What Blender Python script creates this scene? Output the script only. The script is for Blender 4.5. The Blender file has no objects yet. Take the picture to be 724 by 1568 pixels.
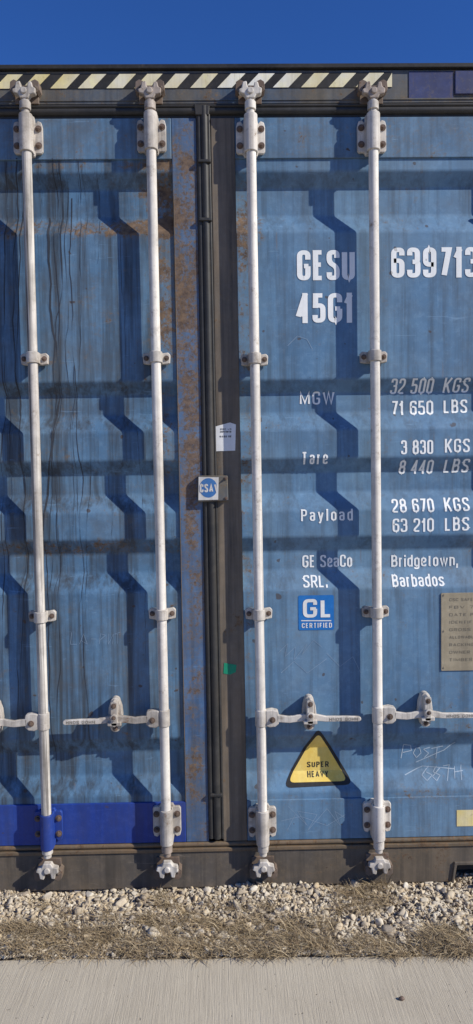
import bpy, bmesh, math, random, os
import numpy as np
from mathutils import Vector, Matrix
random.seed(7); rng = np.random.default_rng(11)
scene = bpy.context.scene
D2R = math.radians

# ------------------------------------------------------------------ camera
F = 1087.0; CX, CY = 362.0, 784.0
CAM = Vector((0, -2.505, 1.46))
th, ps, ro = 0.0408, 0.0161, 0.0135
fw = Vector((math.sin(ps)*math.cos(th), math.cos(ps)*math.cos(th), -math.sin(th)))
r0 = Vector((math.cos(ps), -math.sin(ps), 0)); u0 = r0.cross(fw)
rt = r0*math.cos(ro) - u0*math.sin(ro); up = u0*math.cos(ro) + r0*math.sin(ro)
cd = bpy.data.cameras.new("camera"); cam = bpy.data.objects.new("camera", cd)
scene.collection.objects.link(cam); scene.camera = cam
cd.sensor_fit = 'VERTICAL'; cd.sensor_height = 36; cd.sensor_width = 36; cd.lens = 36*F/1568
cd.clip_start = 0.05; cd.clip_end = 2000
m = Matrix((rt, up, -fw)).transposed().to_4x4(); m.translation = CAM
cam.matrix_world = m

def ray(px, py): return fw*F + rt*(px-CX) + up*(CY-py)
def E(px, py, d=0.0):
    """survey point (measured off the elevation) -> metres on the face at depth d"""
    v = ray(px, py); t = (d-CAM.y)/v.y
    return (CAM.x+v.x*t, CAM.z+v.z*t)
def Gd(px, py, z=0.0):
    v = ray(px, py); t = (z-CAM.z)/v.z
    return (CAM.x+v.x*t, CAM.y+v.y*t)

# ------------------------------------------------------------------ light
phi, el = D2R(64), D2R(34)
S = Vector((math.sin(phi)*math.cos(el), -math.cos(phi)*math.cos(el), math.sin(el)))
sl = bpy.data.lights.new("sun", 'SUN'); sl.energy = 5.0; sl.angle = D2R(0.5); sl.color = (1, .955, .87)
so = bpy.data.objects.new("sun", sl); scene.collection.objects.link(so)
so.rotation_euler = S.to_track_quat('Z', 'Y').to_euler(); so.location = (5, -5, 6)
w = bpy.data.worlds.new("World"); scene.world = w; w.use_nodes = True
nt = w.node_tree; nt.nodes.clear()
sk = nt.nodes.new('ShaderNodeTexSky'); sk.sky_type = 'NISHITA'; sk.sun_disc = False
sk.sun_elevation = el; sk.sun_rotation = D2R(116); sk.air_density = 1.0; sk.dust_density = 0.0; sk.ozone_density = 4.0
tint = nt.nodes.new('ShaderNodeMix'); tint.data_type = 'RGBA'; tint.blend_type = 'MULTIPLY'; tint.inputs[0].default_value = 1
tint.inputs[7].default_value = (.46, .92, 1.75, 1)
bg = nt.nodes.new('ShaderNodeBackground'); bg.inputs[1].default_value = 0.07
wo = nt.nodes.new('ShaderNodeOutputWorld')
nt.links.new(sk.outputs[0], tint.inputs[6]); nt.links.new(tint.outputs[2], bg.inputs[0]); nt.links.new(bg.outputs[0], wo.inputs[0])
scene.view_settings.view_transform = 'Standard'; scene.view_settings.look = 'None'; scene.view_settings.exposure = 0

# ------------------------------------------------------------------ node helper
class Mt:
    def __init__(s, name):
        s.m = bpy.data.materials.new(name); s.m.use_nodes = True; s.t = s.m.node_tree
        s.b = s.t.nodes['Principled BSDF']
        g = s.t.nodes.new('ShaderNodeNewGeometry'); s.pos = g.outputs['Position']; s.isl = g.outputs['Random Per Island']
    def put(s, sock, v):
        if isinstance(v, bpy.types.NodeSocket): s.t.links.new(v, sock)
        elif isinstance(v, (tuple, list)) and len(v) == 3 and sock.type == 'RGBA': sock.default_value = (*v, 1)
        else: sock.default_value = v
    def vec(s, sc):
        n = s.t.nodes.new('ShaderNodeMapping'); s.put(n.inputs[0], s.pos); n.inputs['Scale'].default_value = sc
        return n.outputs[0]
    def noise(s, scale, detail=4, rough=.55, st=None, dist=0):
        n = s.t.nodes.new('ShaderNodeTexNoise'); s.put(n.inputs['Vector'], s.vec(st) if st else s.pos)
        n.inputs['Scale'].default_value = scale; n.inputs['Detail'].default_value = detail
        n.inputs['Roughness'].default_value = rough; n.inputs['Distortion'].default_value = dist
        return n.outputs[0]
    def mr(s, v, a, b, c=0., d=1.):
        n = s.t.nodes.new('ShaderNodeMapRange'); s.put(n.inputs[0], v)
        for i, x in enumerate((a, b, c, d)): n.inputs[i+1].default_value = x
        return n.outputs[0]
    def ma(s, op, a, b=0.):
        n = s.t.nodes.new('ShaderNodeMath'); n.operation = op; s.put(n.inputs[0], a); s.put(n.inputs[1], b); return n.outputs[0]
    def mix(s, f, a, b):
        n = s.t.nodes.new('ShaderNodeMix'); n.data_type = 'RGBA'; s.put(n.inputs[0], f); s.put(n.inputs[6], a); s.put(n.inputs[7], b)
        return n.outputs[2]
    def xyz(s):
        n = s.t.nodes.new('ShaderNodeSeparateXYZ'); s.put(n.inputs[0], s.pos); return n.outputs
    def out(s, col, rough=.6, bump=None, bs=.3, bd=.002, metal=0, spec=.3):
        s.put(s.b.inputs['Base Color'], col); s.put(s.b.inputs['Roughness'], rough)
        s.b.inputs['Metallic'].default_value = metal; s.b.inputs['Specular IOR Level'].default_value = spec
        if bump is not None:
            n = s.t.nodes.new('ShaderNodeBump'); n.inputs['Strength'].default_value = bs; n.inputs['Distance'].default_value = bd
            s.put(n.inputs['Height'], bump); s.t.links.new(n.outputs[0], s.b.inputs['Normal'])
        return s.m

def paint(name, base, base2, rust=.3, streak=.3, dirt=.2, bands=(), rough=.6, dark=(.03, .028, .025),
          rc=((.085, .05, .028), (.22, .135, .07)), streakscale=22, rs=13, dents=True, zones=(), cols=(), rmix=.85, chips=0.):
    M = Mt(name)
    big = M.noise(2.3, 4, .65)
    c = M.mix(M.mr(big, .38, .62), base, base2)
    fine = M.noise(38, 5, .75)
    c = M.mix(M.mr(fine, .48, .72, 0, .35), c, tuple(min(1, x*1.35+.03) for x in base2))
    o = M.xyz()
    st = M.noise(1.0, 5, .65, (streakscale, streakscale, 1.1), .4)
    st2 = M.noise(1.0, 3, .6, (70, 70, 2.2), .6)
    sv = M.ma('ADD', st, M.ma('MULTIPLY', st2, .35))
    for (x0, rx, s_) in cols:
        sv = M.ma('ADD', sv, M.mr(M.ma('ABSOLUTE', M.ma('SUBTRACT', o[0], x0)), 0, rx, s_, 0))
    sm = M.ma('MULTIPLY', M.mr(sv, .62, .86), streak)
    c = M.mix(sm, c, dark)
    dm = M.ma('MULTIPLY', M.mr(M.noise(5, 6, .72, None, .3), .42, .70), dirt)
    c = M.mix(dm, c, (.085, .07, .052))
    r1 = M.noise(rs, 7, .75, None, .2); r2 = M.noise(85, 3, .7)
    v = M.ma('ADD', M.ma('ADD', M.ma('MULTIPLY', r1, .60), M.ma('MULTIPLY', r2, .36)), M.ma('MULTIPLY', big, .28))
    for (z0, wd, s_) in bands:
        dd = M.ma('ABSOLUTE', M.ma('SUBTRACT', o[2], z0))
        v = M.ma('ADD', v, M.mr(dd, wd*.4, wd, s_, 0))
    for (x0, z0, rx, rz, s_) in zones:
        a = M.ma('DIVIDE', M.ma('SUBTRACT', o[0], x0), rx); b = M.ma('DIVIDE', M.ma('SUBTRACT', o[2], z0), rz)
        dd = M.ma('ADD', M.ma('MULTIPLY', a, a), M.ma('MULTIPLY', b, b))
        v = M.ma('ADD', v, M.mr(dd, .1, 1.3, s_, 0))
    thr = .825 - rust*.38
    rm = M.mr(v, thr, thr+.06); halo = M.mr(v, thr-.08, thr+.02)
    c = M.mix(M.ma('MULTIPLY', halo, .38), c, (.17, .13, .085))
    if chips:
        cp = M.noise(24, 1.5, .5); c = M.mix(M.mr(cp, .735, .75, 0, chips), c, (.07, .045, .03))
        sv2 = M.noise(1, 2, .5, (60, 60, 7)); c = M.mix(M.mr(sv2, .70, .80, 0, chips*.5), c, (.17, .115, .07))
        sc2 = M.noise(1, 3, .6, (8, 8, 90), 1.5); c = M.mix(M.mr(sc2, .66, .76, 0, chips*.45), c, tuple(min(1, x*1.5+.07) for x in base2))
    rcol = M.mix(M.mr(fine, .38, .62), rc[0], rc[1])
    c = M.mix(M.ma('MULTIPLY', rm, rmix), c, rcol)
    h = M.ma('ADD', M.ma('MULTIPLY', fine, .25), M.ma('MULTIPLY', rm, .4))
    if dents: h = M.ma('ADD', h, M.ma('MULTIPLY', M.noise(6, 2, .5), 6.))
    ro_ = M.mr(rm, 0, 1, rough, .9)
    return M.out(c, ro_, h, .5, .0012)

def zz(y, x=362): return E(x, y)[1]
def zone(px, py, rx, ry, s): x, z = E(px, py); return (x, z, rx/434, ry/434, s)
blueR = paint("weathered_blue_paint", (.092, .190, .310), (.142, .250, .365), rust=.17, streak=.4, dirt=.30, chips=.7,
              zones=(zone(380, 345, 26, 70, .12), zone(376, 620, 14, 600, .10), zone(715, 1090, 60, 60, .07), zone(600, 1218, 260, 16, .09)))
blueL = paint("streaked_blue_paint", (.074, .160, .268), (.126, .228, .338), rust=.20, streak=.75, dirt=.45, chips=.8,
              bands=((zz(347, 150), .048, .14), (zz(840, 150), .04, .11), (zz(250), .02, .08)),
              zones=(zone(250, 480, 26, 320, .12), zone(225, 300, 60, 60, .07)),
              cols=((E(88, 784)[0], .075, .13), (E(18, 784)[0], .08, .10), (E(190, 784)[0], .04, .04)))
blueTop = paint("top_rail_blue_paint", (.080, .165, .27), (.128, .22, .32), rust=.30, streak=.45, dirt=.5, chips=.9)
blueSt = paint("rusty_stile_paint", (.060, .125, .245), (.092, .170, .295), rust=.31, streak=.5, dirt=.5, rs=10, chips=.8,
               zones=(zone(285, 450, 32, 360, .13), zone(300, 1000, 24, 420, .08)), rmix=.8)
brownSt = paint("rusted_stile_steel", (.22, .165, .11), (.16, .135, .105), rust=.33, streak=.7, dirt=.55, rs=9)
hdr = paint("header_weathered_paint", (.065, .105, .16), (.15, .13, .095), rust=.33, streak=.5, dirt=.7, rs=13, chips=.8)
sill = paint("sill_dirty_steel", (.10, .09, .08), (.165, .128, .09), rust=.31, streak=.6, dirt=.65, rs=11, rc=((.07, .045, .03), (.19, .115, .065)), chips=.8)
ledge = paint("rusty_ledge", (.19, .125, .07), (.13, .10, .065), rust=.5, streak=.3, dirt=.6, rs=16)
cobalt = paint("fresh_cobalt_paint", (.014, .045, .25), (.022, .06, .28), rust=.12, streak=.3, dirt=.22, rough=.4, chips=.5)
darkblue = paint("dark_blue_paint", (.025, .035, .12), (.04, .055, .15), rust=.24, streak=.2, dirt=.4, chips=.8)
white = paint("white_rod_paint", (.84, .79, .70), (.72, .66, .58), rust=.22, streak=.45, dirt=.35, dark=(.10, .085, .075),
              rc=((.22, .12, .06), (.40, .27, .17)), streakscale=50, rs=22, dents=False, rmix=.7)
white2 = paint("dirty_white_rod_paint", (.78, .73, .64), (.55, .50, .44), rust=.18, streak=1., dirt=.5, dark=(.025, .02, .02),
               rc=((.20, .10, .05), (.38, .24, .14)), streakscale=55, rs=22, dents=False)
whiteH = paint("hardware_white_paint", (.72, .67, .59), (.55, .49, .42), rust=.27, streak=.45, dirt=.6, dark=(.10, .085, .075),
               rc=((.16, .08, .05), (.34, .22, .14)), streakscale=50, rs=24, dents=False)
camM = paint("rusty_cam_steel", (.34, .26, .21), (.46, .40, .34), rust=.36, streak=.4, dirt=.6,
             rc=((.09, .045, .03), (.22, .11, .07)), rs=30, dents=False)
camD = paint("brown_keeper_steel", (.15, .10, .07), (.24, .18, .14), rust=.36, streak=.4, dirt=.6,
             rc=((.09, .045, .03), (.20, .10, .06)), rs=30, dents=False)
boltM = paint("rusty_bolt", (.12, .08, .06), (.18, .12, .09), rust=.3, streak=.2, dirt=.5, rs=40, dents=False)
rubber = paint("black_rubber", (.022, .023, .024), (.045, .043, .04), rust=.05, streak=.3, dirt=.35, rough=.5, dents=False)
blackM = paint("black_edge_paint", (.012, .012, .013), (.03, .028, .025), rust=.1, streak=.1, dirt=.2, dents=False)
letter = paint("white_lettering", (.88, .88, .84), (.83, .84, .81), rust=.02, streak=.12, dirt=.10, dents=False, chips=.4)
cream = paint("hazard_cream_stripe", (.84, .81, .70), (.82, .66, .26), rust=.14, streak=.2, dirt=.22, rs=15, dents=False, chips=.8)
yellowM = paint("sign_yellow", (.82, .54, .07), (.84, .63, .20), rust=.05, streak=.1, dirt=.12, dents=False, chips=.8)
signblack = paint("sign_black", (.02, .02, .02), (.03, .03, .03), rust=0, streak=.1, dirt=.2, dents=False)
signblue = paint("sign_blue", (.01, .13, .42), (.015, .16, .46), rust=-.1, streak=.05, dirt=.06, rough=.4, dents=False)
signwhite = paint("sign_white", (.82, .81, .78), (.74, .73, .69), rust=0, streak=.12, dirt=.12, dents=False)
dullwhite = paint("grubby_sign_white", (.76, .74, .70), (.62, .59, .54), rust=.08, streak=.2, dirt=.3, dents=False)
dullblue = paint("grubby_sign_blue", (.03, .13, .36), (.05, .17, .40), rust=0, streak=.1, dirt=.2, dents=False)
plateM = paint("tan_data_plate", (.32, .27, .185), (.38, .32, .215), rust=-.1, streak=.2, dirt=.35, rough=.45, dents=False)
plateT = paint("plate_etching", (.16, .14, .10), (.2, .17, .12), rust=-.2, streak=.1, dirt=.1, dents=False)
green = paint("green_tape", (.0, .24, .12), (.01, .28, .15), rust=-.2, streak=.1, dirt=.1, dents=False)
dripM = paint("black_drip_stain", (.025, .03, .038), (.045, .052, .065), rust=-.1, streak=.1, dirt=.2, dents=False)
chalk = paint("chalk_scratch", (.46, .54, .60), (.34, .43, .52), rust=-.2, streak=.3, dirt=.15, dents=False)
scratch = paint("faint_scratch", (.26, .35, .45), (.20, .30, .41), rust=-.2, streak=.3, dirt=.2, dents=False)
roofM = paint("roof_and_side_blue", (.05, .12, .22), (.08, .16, .27), rust=.24, streak=.4, dirt=.4)

# ------------------------------------------------------------------ geometry helpers
def link(o, parent=None):
    scene.collection.objects.link(o)
    if parent: o.parent = parent
    return o
def empty(name, parent=None):
    return link(bpy.data.objects.new(name, None), parent)
class Part:
    def __init__(s): s.bm = bmesh.new()
    def prism(s, pts, yf, yb):
        b = s.bm; A = [b.verts.new((x, yf, z)) for x, z in pts]; B = [b.verts.new((x, yb, z)) for x, z in pts]
        n = len(pts); b.faces.new(A); b.faces.new(B[::-1])
        for i in range(n): b.faces.new((A[i], B[i], B[(i+1) % n], A[(i+1) % n]))
        return s
    def box(s, x0, x1, yf, yb, z0, z1): return s.prism([(x0, z0), (x1, z0), (x1, z1), (x0, z1)], yf, yb)
    def cyl(s, p0, p1, r, r2=None, seg=20):
        p0 = Vector(p0); p1 = Vector(p1); r2 = r if r2 is None else r2; d = (p1-p0).normalized()
        a = d.orthogonal().normalized(); c = d.cross(a); b = s.bm
        A = []; B = []
        for i in range(seg):
            t = 2*math.pi*i/seg; o = a*math.cos(t)+c*math.sin(t)
            A.append(b.verts.new(p0+o*r)); B.append(b.verts.new(p1+o*r2))
        b.faces.new(A[::-1]); b.faces.new(B)
        for i in range(seg): b.faces.new((A[i], A[(i+1) % seg], B[(i+1) % seg], B[i]))
        return s
    def bolt(s, x, z, y, r=.0075, h=.008):
        s.cyl((x, y, z), (x, y-h*.35, z), r*1.5, None, 16)
        s.cyl((x, y-h*.3, z), (x, y-h, z), r, r*.9, 6)
        s.cyl((x, y-h, z), (x, y-h*1.5, z), r*.55, r*.5, 10)
        return s
    def done(s, name, mat, parent=None, bev=0., smooth=True):
        bmesh.ops.recalc_face_normals(s.bm, faces=s.bm.faces)
        me = bpy.data.meshes.new(name); s.bm.to_mesh(me); s.bm.free(); me.materials.append(mat)
        o = link(bpy.data.objects.new(name, me), parent)
        if smooth:
            for p in me.polygons: p.use_smooth = True
            me.set_sharp_from_angle(angle=D2R(35))
        if bev:
            md = o.modifiers.new("bevel", 'BEVEL'); md.width = bev; md.segments = 2; md.limit_method = 'ANGLE'; md.angle_limit = D2R(40)
            md.harden_normals = True
        return o

# ------------------------------------------------------------------ panel profile
OUT, REC = .006, .041
GR = [(261, 288, 330, 354), (579, 600, 630, 656), (699, 721, 751, 779), (819, 841, 869, 900), (1122, 1141, 1176, 1209)]
ZT, ZB = E(362, 243)[1], E(362, 1226)[1]
prof = [(ZT, OUT)]
for a, b, c, d in GR:
    prof += [(E(650, a, OUT)[1], OUT), (E(650, b, REC)[1], REC), (E(650, c, REC)[1], REC), (E(650, d, OUT)[1], OUT)]
prof.append((ZB, OUT))
def ysurf(z):
    if z >= ZT or z <= ZB: return 0.
    for (z0, y0), (z1, y1) in zip(prof, prof[1:]):
        if z <= z0 and z >= z1: return y0+(y1-y0)*(z0-z)/(z0-z1+1e-9)
    return OUT
def conform(bm, lift=.0012):
    for z0, _ in prof:
        bmesh.ops.bisect_plane(bm, geom=bm.verts[:]+bm.edges[:]+bm.faces[:], plane_co=(0, 0, z0), plane_no=(0, 0, 1), dist=1e-6)
    for v in bm.verts: v.co.y = ysurf(v.co.z)-lift
def decal_poly(name, pts, mat, parent, lift=.0012, conf=True, y=0.):
    bm = bmesh.new(); bm.faces.new([bm.verts.new((x, y-lift, z)) for x, z in pts])
    if conf: conform(bm, lift)
    bmesh.ops.recalc_face_normals(bm, faces=bm.faces)
    me = bpy.data.meshes.new(name); bm.to_mesh(me); bm.free(); me.materials.append(mat)
    return link(bpy.data.objects.new(name, me), parent)

# ---- condensed alphabet drawn as strokes: glyph = (width, [(kind, pts)])  kind: s sharp, r rounded, c closed rounded
def sc(gl, k): return [(kd, [(x, y*k) for x, y in p]) for kd, p in gl]
_S = [('r', [(1, .78), (1, 1), (0, 1), (0, .60), (1, .42), (1, 0), (0, 0), (0, .22)])]
_O = [('c', [(0, 0), (0, 1), (1, 1), (1, 0)])]
_P = [('s', [(0, 0), (0, 1)]), ('r', [(0, 1), (1, 1), (1, .47), (0, .47)])]
_W = [('s', [(0, 1), (.25, 0), (.5, 1), (.75, 0), (1, 1)])]
X = .74
GLY = {
 '0': (1, _O), 'O': (1.05, _O), '1': (.62, [('s', [(.7, 0), (.7, 1)]), ('s', [(.05, .76), (.7, .93)])]),
 '2': (1, [('r', [(0, .72), (0, 1), (1, 1), (1, .58), (0, .16), (0, 0)]), ('s', [(0, 0), (1, 0)])]),
 '3': (1, [('r', [(0, .78), (0, 1), (.95, 1), (.95, .53), (.35, .53)]), ('r', [(.35, .53), (1, .53), (1, 0), (0, 0), (0, .22)])]),
 '4': (1.05, [('s', [(.72, 0), (.72, 1)]), ('s', [(.70, .98), (0, .26)]), ('s', [(0, .25), (1, .25)])]),
 '5': (1, [('s', [(.95, 1), (.08, 1), (.05, .50)]), ('r', [(.05, .60), (1, .60), (1, 0), (0, 0), (0, .22)])]),
 '6': (1, [('r', [(1, .78), (1, 1), (0, 1), (0, 0), (1, 0), (1, .58), (0, .58)])]),
 '7': (.95, [('s', [(0, 1), (1, 1), (.35, 0)])]),
 '8': (1.04, [('c', [(.05, .53), (.05, 1), (.95, 1), (.95, .53)]), ('c', [(0, 0), (0, .53), (1, .53), (1, 0)])]),
 '9': (1, [('r', [(0, .22), (0, 0), (1, 0), (1, 1), (0, 1), (0, .42), (1, .42)])]),
 'G': (1.1, [('r', [(1, .72), (1, 1), (0, 1), (0, 0), (1, 0), (1, .46)]), ('s', [(.52, .47), (1.07, .47)])]),
 'E': (.92, [('s', [(1, 1), (0, 1), (0, 0), (1, 0)]), ('s', [(0, .52), (.88, .52)])]),
 'F': (.9, [('s', [(1, 1), (0, 1), (0, 0)]), ('s', [(0, .52), (.88, .52)])]),
 'S': (1.05, _S), 'U': (1.05, [('r', [(0, 1), (0, 0), (1, 0), (1, 1)])]), 's': (.88, sc(_S, X)),
 'M': (1.45, [('s', [(0, 0), (0, 1), (.5, .08), (1, 1), (1, 0)])]), 'W': (1.7, _W), 'w': (1.4, sc(_W, X)), 'N': (1.1, [('s', [(0, 0), (0, 1), (1, 0), (1, 1)])]),
 'K': (1.1, [('s', [(0, 0), (0, 1)]), ('s', [(0, .34), (1, 1)]), ('s', [(.36, .58), (1, 0)])]),
 'L': (.88, [('s', [(0, 1), (0, 0), (1, 0)])]), 'I': (.3, [('s', [(.5, 0), (.5, 1)])]), 'H': (1.1, [('s', [(0, 0), (0, 1)]), ('s', [(1, 0), (1, 1)]), ('s', [(0, .52), (1, .52)])]),
 'B': (1.05, [('c', [(0, .53), (0, 1), (.93, 1), (.93, .53)]), ('c', [(0, 0), (0, .53), (1, .53), (1, 0)]), ('s', [(0, -.0), (0, 1)])]),
 'D': (1.1, [('r', [(0, 1), (1, 1), (1, 0), (0, 0)]), ('s', [(0, 0), (0, 1)])]),
 'T': (1.05, [('s', [(0, 1), (1, 1)]), ('s', [(.5, 1), (.5, 0)])]), 'P': (1, _P), 'R': (1.08, _P+[('s', [(.5, .47), (1, 0)])]),
 'C': (1.05, [('r', [(1, .70), (1, 1), (0, 1), (0, 0), (1, 0), (1, .30)])]),
 'A': (1.2, [('s', [(0, 0), (.5, 1), (1, 0)]), ('s', [(.2, .3), (.8, .3)])]), 'V': (1.15, [('s', [(0, 1), (.5, 0), (1, 1)])]),
 'Y': (1.1, [('s', [(0, 1), (.5, .45), (1, 1)]), ('s', [(.5, .45), (.5, 0)])]),
 'a': (.9, [('r', [(0, .58), (0, X), (1, X), (1, 0)]), ('r', [(1, .42), (0, .42), (0, 0), (1, 0)])]),
 'r': (.62, [('s', [(0, 0), (0, X)]), ('r', [(0, .4), (0, X), (1, X)])]),
 'e': (.92, [('r', [(0, .36), (1, .36), (1, X), (0, X), (0, 0), (1, 0), (1, .15)])]),
 'y': (.95, [('s', [(0, X), (.5, 0)]), ('s', [(1, X), (.35, -.24), (0, -.24)])]), 'l': (.3, [('s', [(.5, 0), (.5, 1)])]),
 'o': (.92, sc(_O, X)), 'd': (.92, sc(_O, X)+[('s', [(1, 0), (1, 1)])]), 'b': (.92, sc(_O, X)+[('s', [(0, 0), (0, 1)])]),
 'i': (.3, [('s', [(.5, 0), (.5, X-.08)]), ('s', [(.5, .97), (.5, 1)])]),
 'g': (.92, sc(_O, X)+[('r', [(1, X), (1, -.25), (0, -.25), (0, -.12)])]),
 't': (.62, [('r', [(.4, .95), (.4, 0), (1, 0)]), ('s', [(0, X), (.95, X)])]), 'n': (.92, [('s', [(0, 0), (0, X)]), ('r', [(0, .5), (0, X), (1, X), (1, 0)])]),
 ',': (.3, [('s', [(.5, .07), (.2, -.17)])]), '.': (.3, [('s', [(.5, -.03), (.5, .10)])]), ' ': (.5, [])}
def rounded(P, r, closed):
    n = len(P); out = []
    for i, p in enumerate(P):
        if not closed and (i == 0 or i == n-1): out.append(p); continue
        a, b = P[i-1], P[(i+1) % n]; u = a-p; v = b-p; k = min(r, u.length*.5, v.length*.5)
        if k < 1e-7: continue
        u = u.normalized()*k; v = v.normalized()*k
        for j in range(6):
            t = j/5; out.append(p+u*(1-t)**2+v*t**2)
    return out
def text(body, box, mat, parent, name="lettering", th_=.155, gap=.3, lift=.0013, conf=True, y=0.):
    x0, y0, x1, y1 = box
    d = ysurf(E(x0, (y0+y1)/2)[1]) if conf else y
    ax, az = E(x0, y1, d); bx, _ = E(x1, y1, d); tz = E(x0, y0, d)[1]
    return text_w(body, ax, bx, az, tz, mat, parent, name, th_, gap, lift, conf, y)
def text_w(body, ax, bx, az, tz, mat, parent, name, th_=.155, gap=.3, lift=.0013, conf=True, y=0.):
    H = tz-az; t = th_*H; gl = [GLY.get(c, GLY['E']) for c in body]
    units = sum(g[0] for g in gl)+gap*(len(gl)-1); u = (bx-ax)/units
    allv = []; allf = []; cur = ax
    for (wd, strokes_) in gl:
        W = wd*u; lx = cur+t/2; w_ = max(W-t, t*.3)
        if wd < .4: lx = cur+W/2-w_/2
        for k, (kind, pts) in enumerate(strokes_):
            P = [Vector((lx+w_*px, az+t/2+(H-t)*pz)) for px, pz in pts]
            closed = kind == 'c'
            if kind == 's' and len(P) == 2:
                e = (P[1]-P[0]).normalized()*t*.5
                if abs(e.x) < abs(e.y)*3: P = [P[0]-e, P[1]+e]
            if kind in 'rc': P = rounded(P, min(w_*.5, H*.2), closed)
            n = len(P); bm = bmesh.new(); L = []
            for i in range(n):
                a = P[i-1] if (i > 0 or closed) else None; b = P[(i+1) % n] if (i < n-1 or closed) else None
                d1 = (P[i]-a).normalized() if a is not None else None; d2 = (b-P[i]).normalized() if b is not None else None
                if d1 is None: d1 = d2
                if d2 is None: d2 = d1
                n1 = Vector((-d1.y, d1.x)); n2 = Vector((-d2.y, d2.x)); nn = n1+n2
                nn = n1 if nn.length < 1e-5 else nn.normalized(); c_ = max(.45, nn.dot(n1))
                # vertical stems a little heavier than the horizontals
                o = nn*(t*.5/c_); o = Vector((o.x*1.08, o.y*.88))
                L.append((bm.verts.new((P[i].x+o.x, y-lift, P[i].y+o.y)), bm.verts.new((P[i].x-o.x, y-lift, P[i].y-o.y))))
            for i in range(n if closed else n-1):
                A, B = L[i], L[(i+1) % n]; bm.faces.new((A[0], B[0], B[1], A[1]))
            lf = lift+.00012*k
            if conf: conform(bm, lf)
            else:
                for v in bm.verts: v.co.y = y-lf
            base = len(allv); bm.verts.index_update()
            allv += [v.co[:] for v in bm.verts]; allf += [[base+v.index for v in f.verts] for f in bm.faces]; bm.free()
        cur += W+gap*u
    me = bpy.data.meshes.new(name); me.from_pydata(allv, [], allf); me.materials.append(mat)
    return link(bpy.data.objects.new(name, me), parent)
def ribbons(name, lines, mat, parent, lift=.0008):
    bm = bmesh.new()
    for pts, wf in lines:
        P = [Vector(p) for p in pts]; dense = []
        for a, b in zip(P, P[1:]):
            n = max(1, int((b-a).length/.004))
            dense += [a+(b-a)*i/n for i in range(n)]
        dense.append(P[-1]); prev = None; N = len(dense)
        for i, p in enumerate(dense):
            t = (dense[min(i+1, N-1)]-dense[max(i-1, 0)])
            if t.length == 0: continue
            t.normalize(); nrm = Vector((-t.y, t.x)); w_ = wf(i/N)
            a = p+nrm*w_; b = p-nrm*w_
            va = bm.verts.new((a.x, ysurf(a.y)-lift, a.y)); vb = bm.verts.new((b.x, ysurf(b.y)-lift, b.y))
            if prev: bm.faces.new((prev[0], va, vb, prev[1]))
            prev = (va, vb)
        lift += .00001
    me = bpy.data.meshes.new(name); bm.to_mesh(me); bm.free(); me.materials.append(mat)
    return link(bpy.data.objects.new(name, me), parent)

# ------------------------------------------------------------------ container
C = empty("shipping_container")
XL, XR = -1.32, 1.12; ZTOP = E(362, 103)[1]; LEN = 12.19
def panel(name, xe, mat):
    bm = bmesh.new(); prev = None
    def xa(z, side):
        f = (ZT-z)/(ZT-ZB); return side[0]+(side[1]-side[0])*f
    for z, y in prof:
        l, r = (xa(z, xe[0]), xa(z, xe[1])); row = [bm.verts.new((l+(r-l)*i/6, y, z)) for i in range(7)]
        if prev:
            for i in range(6): bm.faces.new((prev[i], row[i], row[i+1], prev[i+1]))
        prev = row
    bmesh.ops.recalc_face_normals(bm, faces=bm.faces)
    me = bpy.data.meshes.new(name); bm.to_mesh(me); bm.free(); me.materials.append(mat)
    o = link(bpy.data.objects.new(name, me), C)
    md = o.modifiers.new("bevel", 'BEVEL'); md.width = .006; md.segments = 3; md.limit_method = 'ANGLE'; md.angle_limit = D2R(15)
    return o
lt, lb = E(263, 243)[0], E(284, 1226)[0]
rtp, rb = E(360, 243)[0], E(378, 1226)[0]
panel("left_door_panel", ((-1.17, -1.17), (lt+.004, lb+.004)), blueL)
panel("right_door_panel", ((rtp-.004, rb-.004), (.97, .97)), blueR)
zD1, zD0 = zz(180), zz(1288)
l_t, l_b = E(300, 180)[0], E(320, 1288)[0]
r_t, r_b = E(322, 180)[0], E(342, 1288)[0]
Part().prism([(lb, zD0), (l_b, zD0), (l_t, zD1), (lt-.001, zD1), (lt, ZT), (lb, ZB)], 0, .05).done("left_door_lock_stile", blueSt, C, .003)
Part().prism([(r_b, zD0), (rb, zD0), (rb, ZB), (rtp, ZT), (rtp-.001, zD1), (r_t, zD1)], 0, .05).done("right_door_lock_stile", brownSt, C, .003)
Part().box(-1.25, -1.17, 0, .05, zD0, zD1).done("left_door_hinge_stile", blueTop, C, .003)
Part().box(.97, 1.05, 0, .05, zD0, zD1).done("right_door_hinge_stile", blueTop, C, .003)
Part().box(-1.17, lt-.001, -.0005, .05, ZT, zD1).done("left_door_top_rail", blueTop, C, .003)
Part().box(rtp-.001, .97, -.0005, .05, ZT, zD1).done("right_door_top_rail", blueTop, C, .003)
Part().box(-1.17, lb, -.0005, .05, zD0, ZB).done("left_door_bottom_rail", cobalt, C, .003)
Part().box(rb, .97, -.0005, .05, zD0, ZB).done("right_door_bottom_rail", blueR, C, .003)
Part().box(-1.25, 1.05, .052, .06, .02, ZTOP-.02).done("gap_shade_sheet", rubber, C)  # dark sheet behind the doors, its black stands in for shade in the gaps
zh = zz(160)
Part().box(-1.25, 1.05, -.004, .09, zh, ZTOP-.012).done("door_header", hdr, C, .004)
Part().box(XL, XR, -.016, .09, ZTOP-.0115, ZTOP+.004).done("roof_edge_lip", blackM, C, .003)
Part().prism([(x, z) for x, z in [(-1.25, zz(153)), (1.05, zz(153)), (1.05, zz(155)), (-1.25, zz(155))]], -.007, 0).done("header_weld_line", hdr, C)
x0, z1_ = E(625, 111); x1 = .93; zb_ = E(660, 152)[1]
Part().box(x0, E(693, 120)[0], -.0065, 0, zb_, z1_).done("header_patch_plate", darkblue, C, .001)
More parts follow.
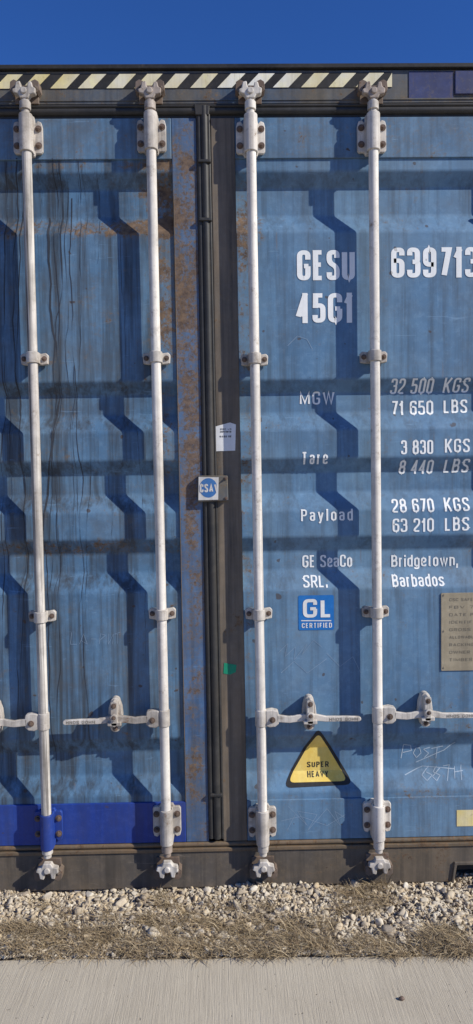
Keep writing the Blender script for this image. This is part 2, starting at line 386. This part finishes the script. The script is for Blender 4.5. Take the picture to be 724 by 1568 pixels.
Part().box(E(695, 120)[0], 1.0, -.011, 0, zb_+.012, z1_).done("header_patch_block", darkblue, C, .003)
hz1, hz0 = E(362, 112, -.005)[1], E(362, 135, -.005)[1]
hxr = E(600, 124, -.005)[0]
decal_poly("hazard_strip_base", [(-1.2, hz0), (hxr, hz0), (hxr, hz1), (-1.2, hz1)], blackM, C, .0055, False)
bm = bmesh.new(); per = .0955; xx = E(-8, 135)[0]-per*4
hh = hz1-hz0-.002
while xx < hxr-.02:
    j = random.uniform(-.002, .002); sl_ = .046; wd = .053+random.uniform(-.004, .004)
    pts = [(xx+j, hz0+.001), (xx+wd+j, hz0+.001), (xx+wd+sl_, hz0+hh), (xx+sl_, hz0+hh)]
    pts = [(min(px_, hxr), pz_) for px_, pz_ in pts]
    bm.faces.new([bm.verts.new((a, -.0068, b)) for a, b in pts]); xx += per
me = bpy.data.meshes.new("hazard_stripes"); bm.to_mesh(me); bm.free(); me.materials.append(cream); link(bpy.data.objects.new("hazard_stripes", me), C)
zg = zz(169)
g = Part(); g.cyl((-1.25, .006, zg), (1.05, .006, zg), .013, None, 16); g.box(-1.25, 1.05, .008, .03, zD1-.002, zh+.001)
g.cyl((-1.25, -.004, zz(163)), (1.05, -.004, zz(163)), .005, None, 10)
g.done("header_gasket", rubber, C)
g = Part()
a = E(312, 163, -.004); b = E(333, 1284, -.004)
g.cyl((a[0], .0, a[1]), (b[0], .0, b[1]), .0135, None, 18)
a2 = E(304, 166, -.004); b2 = E(324, 1284, -.004)
g.cyl((a2[0], .002, a2[1]), (b2[0], .002, b2[1]), .010, None, 14)
a3 = E(319, 175, 0); b3 = E(341, 1284, 0)
g.cyl((a3[0], .002, a3[1]), (b3[0], .002, b3[1]), .0055, None, 12)
g.done("centre_gasket", rubber, C)
g = Part()
for yy in (249, 338, 1215):
    f = (yy-163)/(1284-163); x = a[0]+(b[0]-a[0])*f; z = zz(yy)
    g.prism([(x-.024, z-.004), (x+.02, z-.005), (x+.02, z+.006), (x-.024, z+.007)], -.017, .002)
g.prism([(a[0]-.03, zg-.02), (a[0]+.017, zg-.02), (a[0]+.02, zg+.012), (a[0]-.034, zg+.018)], -.012, .004)
g.done("gasket_retainers", rubber, C, .003)
zs1 = zz(1300); zs0 = zz(1357)
nx = E(697, 1330)[0]; nz = E(700, 1322)[1]
Part().prism([(-1.25, zs0), (nx-.01, zs0), (nx, nz), (1.05, nz), (1.05, zs1), (-1.25, zs1)], -.004, .12).done("door_sill", sill, C, .004)
Part().prism([(nx-.016, zs0-.001), (nx-.008, zs0-.001), (nx+.003, nz-.001), (1.05, nz-.001), (1.05, nz+.01), (nx-.006, nz+.01)], -.012, .03).done("sill_notch_lip", sill, C, .002)
Part().box(-1.25, 1.05, -.010, .05, zs1-.004, zz(1296)).done("sill_ledge", ledge, C, .003)
g = Part(); zq = zz(1292); g.cyl((-1.25, .004, zq), (1.05, .004, zq), .009, None, 12)
g.done("sill_gasket", ledge, C)
for nm, xa_, xb_ in (("corner_post_left", XL, -1.252), ("corner_post_right", 1.052, XR)):
    Part().box(xa_, xb_, -.004, .15, .118, ZTOP-.12).done(nm, blueTop, C, .006)
    for z0_, z1_ in ((0, .118), (ZTOP-.118, ZTOP)):
        q = Part(); xm = (xa_+xb_)/2
        q.box(xa_-.005, xb_+.005, -.010, .17, z0_, z1_ - (.012 if z0_ > 1 else 0)); q.done("corner_casting", hdr, C, .008)
        o_ = Part(); n = 16; zc = (z0_+z1_)/2
        o_.prism([(xm+.016*math.cos(t*2*math.pi/n), zc+.03*math.sin(t*2*math.pi/n)) for t in range(n)], -.0125, -.009).done("casting_aperture", blackM, C)
    hx = xb_+.012 if xa_ < 0 else xa_-.012
    for zc in (.35, .95, 1.65, 2.4):
        q = Part(); q.cyl((hx-.006, -.016, zc-.05), (hx-.006, -.016, zc+.05), .014)
        q.box(min(hx, hx+(.09 if xa_ < 0 else -.09)), max(hx, hx+(.09 if xa_ < 0 else -.09)), -.012, 0, zc-.035, zc+.035)
        q.done("hinge", whiteH, C, .003)
for nm, xs, sg in (("side_wall_left", XL+.01, 1), ("side_wall_right", XR-.01, -1)):
    bm = bmesh.new(); y = .15; rows = []
    while y < LEN-.2:
        for dy, off in ((0, 0), (.07, 0), (.14, .036), (.21, .036)):
            rows.append((y+dy, xs+sg*off))
        y += .28
    V = [(bm.verts.new((x, yy, .16)), bm.verts.new((x, yy, ZTOP-.06))) for yy, x in rows]
    for A, B in zip(V, V[1:]): bm.faces.new((A[0], B[0], B[1], A[1]))
    me = bpy.data.meshes.new(nm); bm.to_mesh(me); bm.free(); me.materials.append(roofM); link(bpy.data.objects.new(nm, me), C)
    Part().box(min(xs-sg*.008, xs+sg*.05), max(xs-sg*.008, xs+sg*.05), .171, LEN, 0.02, .16).done(nm+"_bottom_rail", roofM, C, .004)
    Part().box(min(xs-sg*.008, xs+sg*.05), max(xs-sg*.008, xs+sg*.05), .171, LEN, ZTOP-.06, ZTOP-.004).done(nm+"_top_rail", roofM, C, .004)
Part().box(XL+.045, XR-.045, .092, LEN-.02, ZTOP-.03, ZTOP-.006).done("roof", roofM, C)
Part().box(XL+.045, XR-.045, .125, LEN-.02, .1, .16).done("floor", sill, C)
Part().box(XL+.0, XR-.0, LEN+.001, LEN+.04, .0, ZTOP).done("end_wall", roofM, C)

# ------------------------------------------------------------------ locking rods
AX = -.038
rods = [((38, 150), (73, 1318), white2, 1), ((229.5, 150), (256, 1316), white, 2), ((383, 150), (403, 1312), white, 3), ((571, 150), (580, 1306), white, 4)]
BR = {1: (203, 1272), 2: (200, 1265), 3: (203, 1266), 4: (201, 1258)}
GU = {1: (548, 945), 2: (547, 941), 3: (549, 941), 4: (545, 938)}
HN = {1: (1104, -1), 2: (1099, -1), 3: (1099, 1), 4: (1094, 1)}
BC = {1: 1325, 2: 1323, 3: 1322, 4: 1317}
for (tp, bp_, mt, i) in rods:
    R = empty("locking_bar_%d" % i, C)
    A = E(*tp, AX); B = E(*bp_, AX)
    def at(ypx):
        x_, z = E(tp[0]+(bp_[0]-tp[0])*(ypx-tp[1])/(bp_[1]-tp[1]), ypx, AX)
        f = (A[1]-z)/(A[1]-B[1]); return (A[0]+(B[0]-A[0])*f, z)
    t0 = at(BR[i][0]); t1 = at(BR[i][1]); e0 = at(148); e1 = at(BC[i]-12)
    q = Part(); q.cyl((t0[0], AX, t0[1]), (t1[0], AX, t1[1]), .0168, None, 28); q.done("rod", mt, R)
    q = Part(); q.cyl((e0[0], AX, e0[1]), (t0[0], AX, t0[1]), .0135, None, 20); q.cyl((e1[0], AX, e1[1]), (t1[0], AX, t1[1]), .0135, None, 20)
    q.cyl((e0[0], AX, e0[1]-.045), (e0[0], AX, e0[1]-.018), .019); q.cyl((e1[0], AX, e1[1]+.045), (e1[0], AX, e1[1]+.015), .019)
    q.done("rod_ends", camM if i == 2 else whiteH, R, .002)
    for (c, sgn) in ((t0, 1), (t1, -1)):
        q = Part(); x, z = c
        pl = [(-.050, -.052), (-.050, .030), (-.046, .046), (-.034, .050), (-.026, .040), (-.022, .066), (.022, .066), (.026, .040), (.034, .050), (.046, .046), (.050, .030), (.050, -.052), (.044, -.060), (.026, -.060), (.022, -.070), (-.022, -.070), (-.026, -.060), (-.044, -.060)]
        q.prism([(x+a_, z+b_*sgn) for a_, b_ in pl], -.016, -.001)
        q.prism([(x-.0225, z-.066), (x+.0225, z-.066), (x+.0225, z+.060), (x-.0225, z+.060)], -.040, -.012)
        q.cyl((x, AX, z-.066), (x, AX, z+.060), .0228, None, 24)
        q.done("bearing_bracket", cobalt if (i == 1 and sgn < 0) else whiteH, R, .003)
        q = Part()
        for sx in (-1, 1):
            for sz in (-.034, .022): q.bolt(x+sx*.037, z+sz*sgn, -.016)
        q.done("bracket_bolts", boltM, R)
    for yy in GU[i]:
        x, z = at(yy); q = Part()
        q.prism([(x+a_, z+b_) for a_, b_ in [(-.046, -.018), (-.048, .012), (-.04, .020), (-.02, .017), (.02, .017), (.04, .020), (.048, .012), (.046, -.018), (.03, -.021), (-.03, -.021)]], -.018, -.0)
        q.cyl((x, AX, z-.019), (x, AX, z+.019), .0222, None, 24); q.box(x-.022, x+.022, -.038, -.016, z-.019, z+.019)
        q.done("rod_guide", whiteH, R, .003)
        q = Part()
        for sx in (-1, 1): q.bolt(x+sx*.035, z, -.018, .006)
        q.done("guide_bolts", boltM, R)
    for (c, sgn) in ((e0, 1), ((at(BC[i])), -1)):
        x, z = c
        q = Part()
        q.prism([(x+a_, z+b_*sgn) for a_, b_ in [(-.014, -.012), (-.020, .002), (-.036, .006), (-.040, .018), (-.030, .022), (-.026, .042), (-.012, .046), (-.009, .026), (.011, .024), (.014, .042), (.026, .044), (.030, .026), (.040, .022), (.037, .004), (.020, .000), (.014, -.012)]], -.054, -.028)
        q.cyl((x, -.060, z+.012*sgn), (x, -.02, z+.012*sgn), .011)
        q.done("cam", whiteH if (sgn < 0 or i in (1, 3)) else camM, R, .004)
        q = Part()
        for sx in (-1, 1):
            q.prism([(x+sx*a_, z+b_*sgn) for a_, b_ in [(.020, .030), (.022, .050), (.036, .056), (.048, .048), (.050, .022), (.040, .012), (.034, .030)]], -.042, -.003)
        q.prism([(x+a_, z+b_*sgn) for a_, b_ in [(-.040, -.010), (-.04, .052), (.04, .052), (.04, -.010)]], -.012, -.003)
        q.bolt(x+.038, z+.026*sgn, -.042, .005)
        q.done("cam_keeper", camD, R, .003)
    yy, sg = HN[i]; x, z = at(yy)
    q = Part()
    hp = [(.016, -.026), (.016, .028), (.040, .031), (.060, .026), (.064, .006), (.062, -.020), (.050, -.030), (.03, -.032)]
    q.prism([(x+sg*a_, z+b_) for a_, b_ in hp], -.052, -.020)
    q.cyl((x, AX, z-.03), (x, AX, z+.03), .0205)
    q.done("handle_hub", whiteH, R, .004)
    q = Part()
    top = [(.055, .013), (.10, .006), (.140, .013), (.19, .013), (.23, .004), (.30, .003), (.345, .001), (.352, -.003)]
    bot = [(.352, -.012), (.345, -.016), (.30, -.015), (.23, -.015), (.19, -.011), (.140, -.012), (.10, -.017), (.055, -.013)]
    q.prism([(x+sg*a_, z+b_) for a_, b_ in top+bot], -.052, -.038)
    q.done("handle_lever", whiteH, R, .003)
    q = Part(); hx = x+sg*.172
    pl = []
    for k in range(9): t = math.pi*k/8; pl.append((.016*math.cos(t), .048+.016*math.sin(t)))
    pl += [(-.022, .03), (-.024, .0), (-.022, -.03)]
    for k in range(9): t = math.pi+math.pi*k/8; pl.append((.018*math.cos(t), -.042+.016*math.sin(t)))
    pl += [(.022, -.03), (.025, .0), (.022, .03)]
    q.prism([(hx+a_, z+.008+b_) for a_, b_ in pl], -.034, -.0)
    q.prism([(hx+a_, z+.008+b_) for a_, b_ in [(-.012, -.025), (-.012, .055), (.0, .062), (.012, .055), (.012, -.025), (0, -.032)]], -.062, -.030)
    q.cyl((hx, -.070, z+.012), (hx, -.05, z+.012), .0125); q.box(hx-.024, hx+.024, -.062, -.034, z-.020, z-.006)
    q.done("handle_catch", whiteH, R, .003)
    q = Part(); q.bolt(hx, z+.052, -.062, .006); q.bolt(hx, z-.036, -.034, .006); q.bolt(x+sg*.040, z-.004, -.052, .007)
    q.bolt(hx, z+.012, -.068, .005)
    q.done("handle_bolts", boltM, R)
    hxp = x+sg*.29
    text_w("HNOS GOHN", hxp-.05, hxp+.05, z-.0115, z-.001, plateT, R, "handle_stamp", .16, .4, .0006, False, -.052)

# ------------------------------------------------------------------ lettering
T = empty("markings", C)
for body, box, gp in [("GESU", (455, 383, 543, 430), .22), ("639713", (599, 379, 732, 426), .22), ("45G1", (454, 449, 540, 495), .22),
    ("MGW", (459, 600, 512, 620), .4), ("32 500", (598, 581, 663, 603), .22), ("KGS", (679, 580, 718, 601), .35),
    ("71 650", (599, 614, 663, 636), .22), ("LBS", (679, 612, 715, 633), .35), ("Tare", (462, 692, 502, 711), .5),
    ("3 830", (614, 674, 663, 696), .22), ("KGS", (681, 672, 719, 693), .35), ("8 440", (611, 705, 663, 726), .22), ("LBS", (680, 703, 718, 724), .35),
    ("Payload", (461, 780, 540, 798), .5), ("28 670", (600, 764, 664, 785), .22), ("KGS", (680, 762, 718, 783), .35),
    ("63 210", (601, 794, 664, 815), .22), ("LBS", (681, 792, 718, 813), .35),
    ("GE SeaCo", (463, 850, 539, 869), .25), ("SRL.", (464, 881, 501, 899), .25), ("Bridgetown,", (599, 850, 701, 868), .27), ("Barbados", (600, 880, 679, 898), .27)]:
    big_ = box[3]-box[1] > 40
    text(body, box, letter, T, "lettering_"+body.replace(" ", "").replace(".", "").replace(",", "").lower(), .165 if big_ else (.135 if any(ch.isdigit() for ch in body) else .14), gp)

# ------------------------------------------------------------------ stickers and plates
def rrect(x0, y0, x1, y1, r, d=0.):
    a = E(x0, y1, d); b = E(x1, y0, d); pts = []
    for cx_, cz_, s0 in ((b[0]-r, b[1]-r, 0), (a[0]+r, b[1]-r, 90), (a[0]+r, a[1]+r, 180), (b[0]-r, a[1]+r, 270)):
        for k in range(5):
            t = D2R(s0+k*22.5); pts.append((cx_+r*math.cos(t), cz_+r*math.sin(t)))
    return pts
GLs = empty("certification_sign")
decal_poly("backing", rrect(457, 911, 511, 965, .006, OUT), signblue, GLs)
text("GL", (464, 917, 508, 946), signwhite, GLs, "letters", .19, .3, .0022)
decal_poly("underline", [E(461, 949.5, OUT), E(507, 949.5, OUT), E(507, 951, OUT), E(461, 951, OUT)], signwhite, GLs, .0020)
text("CERTIFIED", (462, 954, 508, 961.5), signwhite, GLs, "caption", .17, .5, .0022)
WS = empty("warning_sign")
def tri(pa, pb, pc, r, d=OUT):
    P = [Vector(E(*p_, d)) for p_ in (pa, pb, pc)]; out = []
    for i in range(3):
        p0, p_, p1 = P[i-1], P[i], P[(i+1) % 3]
        u = (p0-p_).normalized(); v = (p1-p_).normalized()
        for k in range(5):
            t = k/4; q = p_+u*r*(1-t)**2+v*r*t**2; out.append((q.x, q.y))
    return out
decal_poly("border", tri((487, 1113), (434, 1208), (542, 1203), .03), signblack, WS)
decal_poly("face", tri((487.5, 1122), (442, 1201), (533, 1198.5), .022), yellowM, WS, .0018)
text("SUPER", (470, 1166, 503, 1174.5), signblack, WS, "caption_upper", .18, .4, .0024)
text("HEAVY", (470, 1180, 502, 1188), signblack, WS, "caption_lower", .18, .35, .0024)
DP = empty("data_plate")
Part().prism(rrect(675, 906, 800, 1027, .004, OUT), OUT-.004, OUT).done("plate", plateM, DP, .001)
q = Part()
for x_, y_ in ((680, 911), (680, 966), (680, 1022), (795, 911), (795, 1022)):
    x, z = E(x_, y_, OUT-.004); q.cyl((x, OUT-.0065, z), (x, OUT-.003, z), .003)
q.done("rivets", plateM, DP)
for k, s_ in enumerate(["CSC SAFETY APPROVAL", "FBV 7731 04", "DATE PRODUCED", "IDENTIFICATION NO", "GROSS WEIGHT", "ALLOWABLE STACKING", "RACKING TEST LOAD", "OWNER GE SEACO", "TIMBER CONTENT"]):
    yy = 916+k*11.5
    text(s_, (688, yy, 785-random.uniform(0, 25), yy+4.5), plateT, DP, "etched_line", .15, .45, .0006, False, OUT-.004)
LS = empty("logo_plate")
x0, za = E(302, 769, -.021); x1, zb = E(349, 728, -.021)
Part().prism([(x0, za), (x1, za+.004), (x1-.001, zb), (x0+.003, zb+.001)], -.021, -.0).done("metal_box", hdr, LS, .004)
decal_poly("white_face", [(x0+.004, za+.007), (x0+.073, za+.008), (x0+.076, zb-.006), (x0+.006, zb-.004)], dullwhite, LS, .0222, False)
cx_, cz_ = E(319, 747, -.022)
decal_poly("blue_disc", [(cx_+.031*math.cos(t*math.pi/16), cz_+.034*math.sin(t*math.pi/16)) for t in range(32)], dullblue, LS, .0228, False)
text("CSAV", (306, 741, 334, 754), dullwhite, LS, "letters", .18, .3, .0, False, -.0236)
q = Part()
for sx, sz in ((x1-.008, zb-.01), (x1-.008, za+.012)): q.bolt(sx, sz, -.021, .004)
q.done("screws", boltM, LS)
PL = empty("paper_label")
Part().prism([E(330, 691), E(360, 690), E(361, 650), E(352, 647), E(330, 653)], -.0015, 0).done("paper", signwhite, PL)
for k in range(3): text(["GSC LO", "INSPECTION OK", "WASH OK"][k], ((337, 656+k*4, 354, 658.5+k*4) if k < 2 else (336, 667, 354, 670)), signblack, PL, "print", .2, .4, .0, False, -.0021)
GT = empty("green_tape")
Part().prism([E(342, 1031), E(352, 1033), E(361, 1029), E(362, 1018), E(343, 1015)], -.0012, 0).done("tape", green, GT)
decal_poly("reflective_patch", [E(699, 1265), E(760, 1264), E(760, 1239), E(699, 1240)], cream, C, .0020, False)

# ------------------------------------------------------------------ stains and scratches
lines = []
def drip(px, y0, y1, w0, wob=3.2):
    pts = []; x = px; y = y0; vx = 0
    while y < y1:
        pts.append(E(x, y, .02)); y += random.uniform(8, 34); vx = vx*.5+random.uniform(-wob, wob)*.7; x += vx+.2
    if len(pts) < 3: return
    s = random.random()*6
    lines.append((pts, lambda t, w0=w0, s=s: max(.0002, w0*(.6+.3*math.sin(t*17+s)+.25*math.sin(t*41+s*2)))*(1-t*.6)))
for px, y0, y1, w0 in [(82, 246, 900, .0024), (92, 250, 700, .0032), (101, 246, 820, .0012), (108, 300, 1180, .0020), (121, 250, 620, .0014),
                       (74, 330, 1180, .0045), (88, 620, 1215, .0018), (150, 246, 420, .0009), (187, 360, 700, .0009), (12, 250, 900, .0025), (28, 246, 1100, .003), (33, 280, 1200, .002),
                       (115, 560, 1000, .0010), (5, 500, 1200, .002), (140, 700, 1050, .0010), (617, 538, 552, .002)]:
    drip(px, y0, y1, w0)
for k in range(12):
    x = random.choice([random.uniform(0, 130), random.uniform(60, 250)]); y0 = random.choice([246, 350, 655, 779, 905]); drip(x, y0, y0+random.uniform(40, 220), random.uniform(.0004, .0009))
ribbons("drip_stains", lines, dripM, C)
def strokes(sets, w=.0011):
    return [([E(*p_, .01) for p_ in st], (lambda t, w=w: w)) for st in sets]
scr = [[(617, 1166), (621, 1144), (632, 1146), (633, 1154), (620, 1157)], [(640, 1150), (636, 1158), (641, 1165), (648, 1158), (646, 1150), (640, 1150)],
       [(662, 1149), (652, 1152), (660, 1158), (653, 1165)], [(664, 1151), (682, 1147)], [(673, 1150), (671, 1166)], [(640, 1172), (684, 1153), (700, 1140)],
       [(660, 1178), (648, 1190), (655, 1197), (664, 1190), (655, 1186)], [(672, 1178), (666, 1186), (676, 1190), (670, 1197), (664, 1192), (678, 1180)],
       [(682, 1178), (692, 1176), (686, 1197)], [(700, 1178), (698, 1194)], [(710, 1176), (708, 1196)], [(698, 1186), (712, 1184)], [(622, 1190), (650, 1178), (700, 1182)]]
scr2 = [[(110, 968), (108, 986), (118, 986)], [(122, 986), (128, 970), (134, 986), (124, 980)], [(140, 978), (148, 978)], [(152, 986), (154, 970), (162, 972), (154, 979)], [(166, 970), (166, 986), (174, 970), (172, 986)], [(176, 970), (184, 968)], [(180, 970), (180, 985)],
       [(425, 1000), (440, 985), (436, 1005), (452, 990), (450, 1010), (470, 985), (462, 1002), (480, 980), (492, 990)], [(430, 1030), (450, 1012), (470, 1030), (500, 1008)], [(500, 1000), (520, 1020), (540, 1005), (552, 1030)],
       [(440, 1232), (470, 1262), (455, 1240), (485, 1245), (470, 1270), (500, 1236), (520, 1262), (512, 1240), (527, 1250)], [(430, 1255), (460, 1248), (500, 1262), (528, 1245)], [(440, 1268), (452, 1244), (466, 1258)],
       [(440, 530), (455, 515), (470, 520), (478, 535)]]
ribbons("chalk_writing", strokes(scr, .0013), chalk, C)
ribbons("scratches", strokes(scr2, .0008), scratch, C)
ribbons("rub_marks", strokes([[(66, 1244), (74, 1262), (68, 1280)], [(80, 1236), (78, 1256), (84, 1270)]], .003), chalk, C)
Part().cyl((E(265, 246)[0], -.0005, zz(300)), (E(284, 1226)[0]+.001, -.0005, zz(1226)), .0012, None, 8).done("stile_weld_bead", ledge, C)

# ------------------------------------------------------------------ ground
def ground_mat(name, cols, s1, s2, bd, broom=False):
    M = Mt(name)
    a = M.noise(s1, 6, .65); b = M.noise(s2, 5, .75)
    c = M.mix(M.mr(a, .35, .65), cols[0], cols[1]); c = M.mix(M.mr(b, .5, .72, 0, .6), c, cols[2])
    h = b
    if broom:
        g1 = M.noise(1, 4, .7, (150, 5, 1), .3); g2 = M.noise(1, 3, .6, (420, 12, 1))
        c = M.mix(M.mr(g1, .40, .66, 0, .55), c, cols[3]); c = M.mix(M.mr(M.noise(1.4, 5, .6), .45, .7, 0, .4), c, cols[2])
        pit = M.mr(M.noise(70, 3, .6), .68, .76)
        c = M.mix(M.ma('MULTIPLY', pit, .6), c, (.15, .12, .09))
        c = M.mix(M.mr(b, .58, .75, 0, .35), c, (.22, .18, .13))
        h = M.ma('SUBTRACT', M.ma('ADD', M.ma('MULTIPLY', b, .5), M.ma('ADD', g1, g2)), pit)
    return M.out(c, .92, h, .8, bd, spec=.2)
soil = ground_mat("gravelly_soil", [(.36, .29, .20), (.26, .21, .145), (.47, .41, .32)], 3, 90, .008)
conc = ground_mat("broomed_concrete", [(.53, .465, .35), (.46, .40, .30), (.58, .52, .41), (.36, .31, .235)], 2.2, 160, .0018, True)
def sheet(name, x0, x1, y0, y1, z, mat):
    me = bpy.data.meshes.new(name); me.from_pydata([(x0, y0, z), (x1, y0, z), (x1, y1, z), (x0, y1, z)], [], [(0, 1, 2, 3)])
    me.materials.append(mat); return link(bpy.data.objects.new(name, me))
sheet("ground", -600, 600, -600, 600, -.014, soil)
ye = Gd(362, 1467, .0)[1]; yl = Gd(0, 1470)[1]; yr = Gd(724, 1462)[1]
slope = (yr-yl)/(Gd(724, 1462)[0]-Gd(0, 1470)[0])
def edge(x): return ye+slope*x
bm = bmesh.new(); N = 400; top = []; lip = []
for k in range(N+1):
    x = -10+20*k/N; j = .003*math.sin(x*9)+random.uniform(-.0015, .0015)
    top.append(bm.verts.new((x, edge(x)+j-.006, .004))); lip.append(bm.verts.new((x, edge(x)+j, -.004)))
far = [bm.verts.new((-10+20*k/N, -6, .004)) for k in range(N+1)]; low = [bm.verts.new((v.co.x, v.co.y+.001, -.03)) for v in lip]
for A, B in ((far, top), (top, lip), (lip, low)):
    for k in range(N): bm.faces.new((A[k], A[k+1], B[k+1], B[k]))
bmesh.ops.recalc_face_normals(bm, faces=bm.faces)
me = bpy.data.meshes.new("concrete_pavement"); bm.to_mesh(me); bm.free(); me.materials.append(conc); link(bpy.data.objects.new("concrete_pavement", me))

def hgt(x, y):
    return .007*np.sin(x*5.1+1)*np.cos(y*13)+.005*np.sin(x*13+y*7)+.004*np.sin(x*29+y*31)
nx_, ny_ = 500, 70
gx_ = np.linspace(-4, 4, nx_); gy_ = np.linspace(0, 1, ny_)
XX, Yt = np.meshgrid(gx_, gy_); Ys = edge(XX)+Yt*(.16-edge(XX))
Zs = hgt(XX, Ys)-.002+rng.normal(0, .0015, XX.shape); Zs -= .012*np.exp(-(Ys-edge(XX))/.03)
vs = np.stack([XX, Ys, Zs], -1).reshape(-1, 3)
fs = [(j*nx_+i, j*nx_+i+1, (j+1)*nx_+i+1, (j+1)*nx_+i) for j in range(ny_-1) for i in range(nx_-1)]
me = bpy.data.meshes.new("gravel_bed"); me.from_pydata(vs.tolist(), [], fs); me.materials.append(soil)
GV = empty("gravel"); link(bpy.data.objects.new("gravel_bed", me), GV)
tb = bmesh.new(); bmesh.ops.create_icosphere(tb, subdivisions=2, radius=1); tb.verts.ensure_lookup_table()
tv = np.array([v.co[:] for v in tb.verts]); tf = np.array([[v.index for v in f.verts] for f in tb.faces]); tb.free()
def stones(name, n, xr, mat, rm, smax, ylo=0, yhi=1, parent=None):
    xs = rng.uniform(*xr, n); t = rng.uniform(ylo, yhi, n); ys = edge(xs)+.004+t*(.06-edge(xs))
    r = np.clip(rng.lognormal(math.log(rm), .5, n), .0018, smax)
    V = np.repeat(tv[None], n, 0)
    for k in range(9):   # cleave with random planes -> angular chips
        nn = rng.normal(size=(n, 3)); nn /= np.linalg.norm(nn, axis=1)[:, None]; d = rng.uniform(.25, .62, n)
        dp = np.einsum('nij,nj->ni', V, nn); ex = np.clip(dp-d[:, None], 0, None); V = V-ex[..., None]*nn[:, None]
    V *= rng.uniform(.75, 1.6, (n, 1, 3))*np.array([1.25, 1.1, .85])
    a = rng.uniform(0, 6.28, n); ca, sa = np.cos(a)[:, None], np.sin(a)[:, None]
    x_, y_ = V[..., 0]*ca-V[..., 1]*sa, V[..., 0]*sa+V[..., 1]*ca; V = np.stack([x_, y_, V[..., 2]], -1)
    b_ = rng.uniform(-.6, .6, n); cb, sb = np.cos(b_)[:, None], np.sin(b_)[:, None]
    y2, z2 = V[..., 1]*cb-V[..., 2]*sb, V[..., 1]*sb+V[..., 2]*cb; V = np.stack([V[..., 0], y2, z2], -1)
    V *= r[:, None, None]; zz_ = hgt(xs, ys)+r*rng.uniform(.1, .7, n)
    V += np.stack([xs, ys, zz_], -1)[:, None]
    me = bpy.data.meshes.new(name); nf = n*len(tf)
    me.vertices.add(n*len(tv)); me.vertices.foreach_set('co', V.reshape(-1))
    idx = (tf[None]+np.arange(n)[:, None, None]*len(tv)).reshape(-1)
    me.loops.add(nf*3); me.loops.foreach_set('vertex_index', idx.astype(np.int32))
    me.polygons.add(nf); me.polygons.foreach_set('loop_start', np.arange(nf, dtype=np.int32)*3); me.polygons.foreach_set('loop_total', np.full(nf, 3, np.int32))
    me.update(calc_edges=True); me.materials.append(mat)
    return link(bpy.data.objects.new(name, me), parent)
def rampmat(name, cols, rough=.9, nz=60, ov=(.32, .25, .165), amt=.5):
    M = Mt(name); n = M.t.nodes.new('ShaderNodeValToRGB'); M.put(n.inputs[0], M.isl); cr = n.color_ramp
    while len(cr.elements) < len(cols): cr.elements.new(.5)
    for i, c in enumerate(cols): cr.elements[i].position = i/(len(cols)-1); cr.elements[i].color = (*c, 1)
    f = M.noise(nz, 4, .7)
    c = M.mix(M.mr(f, .45, .75, 0, amt), n.outputs[0], ov)
    return M.out(c, rough, f, .5, .002, spec=.2)
stM = rampmat("limestone_gravel", [(.64, .56, .42), (.48, .39, .27), (.70, .64, .52), (.34, .27, .18), (.58, .51, .40), (.62, .49, .31), (.25, .21, .17), (.66, .58, .44)])
stones("stones_fine", 19000, (-1.1, 1.1), stM, .0038, .0065, parent=GV)
stones("stones_medium", 4600, (-1.1, 1.1), stM, .0060, .0105, .0, 1, GV)
stones("stones_coarse", 300, (-1.1, 1.1), stM, .0115, .018, .12, .95, GV)
stones("stones_outer", 6000, (-4, 4), stM, .007, .014, .0, 1, GV)
px_, py_ = Gd(615, 1533)
q = Part(); bmesh.ops.create_icosphere(q.bm, subdivisions=2, radius=.008)
for v in q.bm.verts: v.co = Vector((v.co.x*1.1+px_, v.co.y*.8+py_, v.co.z*.7+.008+random.uniform(-.001, .001)))
q.done("pebble", boltM)

def grass(name, n, mat):
    cl = []
    for (a, b, y0, y1, wgt) in [(150, 510, 1408, 1462, 5), (0, 160, 1425, 1468, 2.6), (500, 724, 1432, 1468, 1.3), (520, 600, 1352, 1400, 1.6), (0, 724, 1452, 1472, 3.0), (655, 705, 1430, 1460, .8), (200, 420, 1385, 1420, .9), (0, 724, 1365, 1450, .5)]:
        for k in range(int(wgt*14)):
            cl.append((*Gd(random.uniform(a, b), random.uniform(y0, y1)), random.uniform(.4, 1.4)))
    for k in range(50):
        x = random.choice([-1, 1])*random.uniform(.85, 3.5); cl.append((x, edge(x)+random.uniform(0, .2), 1))
    V = []; Fc = []
    for k in range(n):
        c = cl[random.randrange(len(cl))]; sz = c[2]
        x = c[0]+random.gauss(0, .024)*sz; y = max(c[1]+random.gauss(0, .010)*sz, edge(c[0])-.012); z = float(hgt(x, y))+random.uniform(.002, .014)*sz
        if y > -.01: continue
        a = random.uniform(0, 6.28); L = random.uniform(.015, .07); lift = random.uniform(-.05, .8)*L*random.random(); wd = random.uniform(.0005, .0013)
        dx, dy = math.cos(a), math.sin(a)*.8; bend = random.uniform(-.4, .4); i0 = len(V)
        for s in range(4):
            t = s/3; bx = x+dx*L*t-dy*bend*L*t*t; by = y+dy*L*t+dx*bend*L*t*t; bz = z+lift*math.sin(t*2.2)+.002
            ww = wd*(1-t*.7); V.append((bx-dy*ww, by+dx*ww, bz)); V.append((bx+dy*ww, by-dx*ww, bz+ww*.5))
        for s in range(3): Fc.append((i0+2*s, i0+2*s+1, i0+2*s+3, i0+2*s+2))
    me = bpy.data.meshes.new(name); me.from_pydata(V, [], Fc); me.materials.append(mat)
    return link(bpy.data.objects.new(name, me))
grM = rampmat("dry_straw", [(.52, .40, .23), (.22, .15, .085), (.62, .50, .32), (.11, .08, .045), (.40, .30, .17), (.28, .21, .13)], .85, 90, (.2, .14, .08))
grass("dry_grass", 17000, grM)
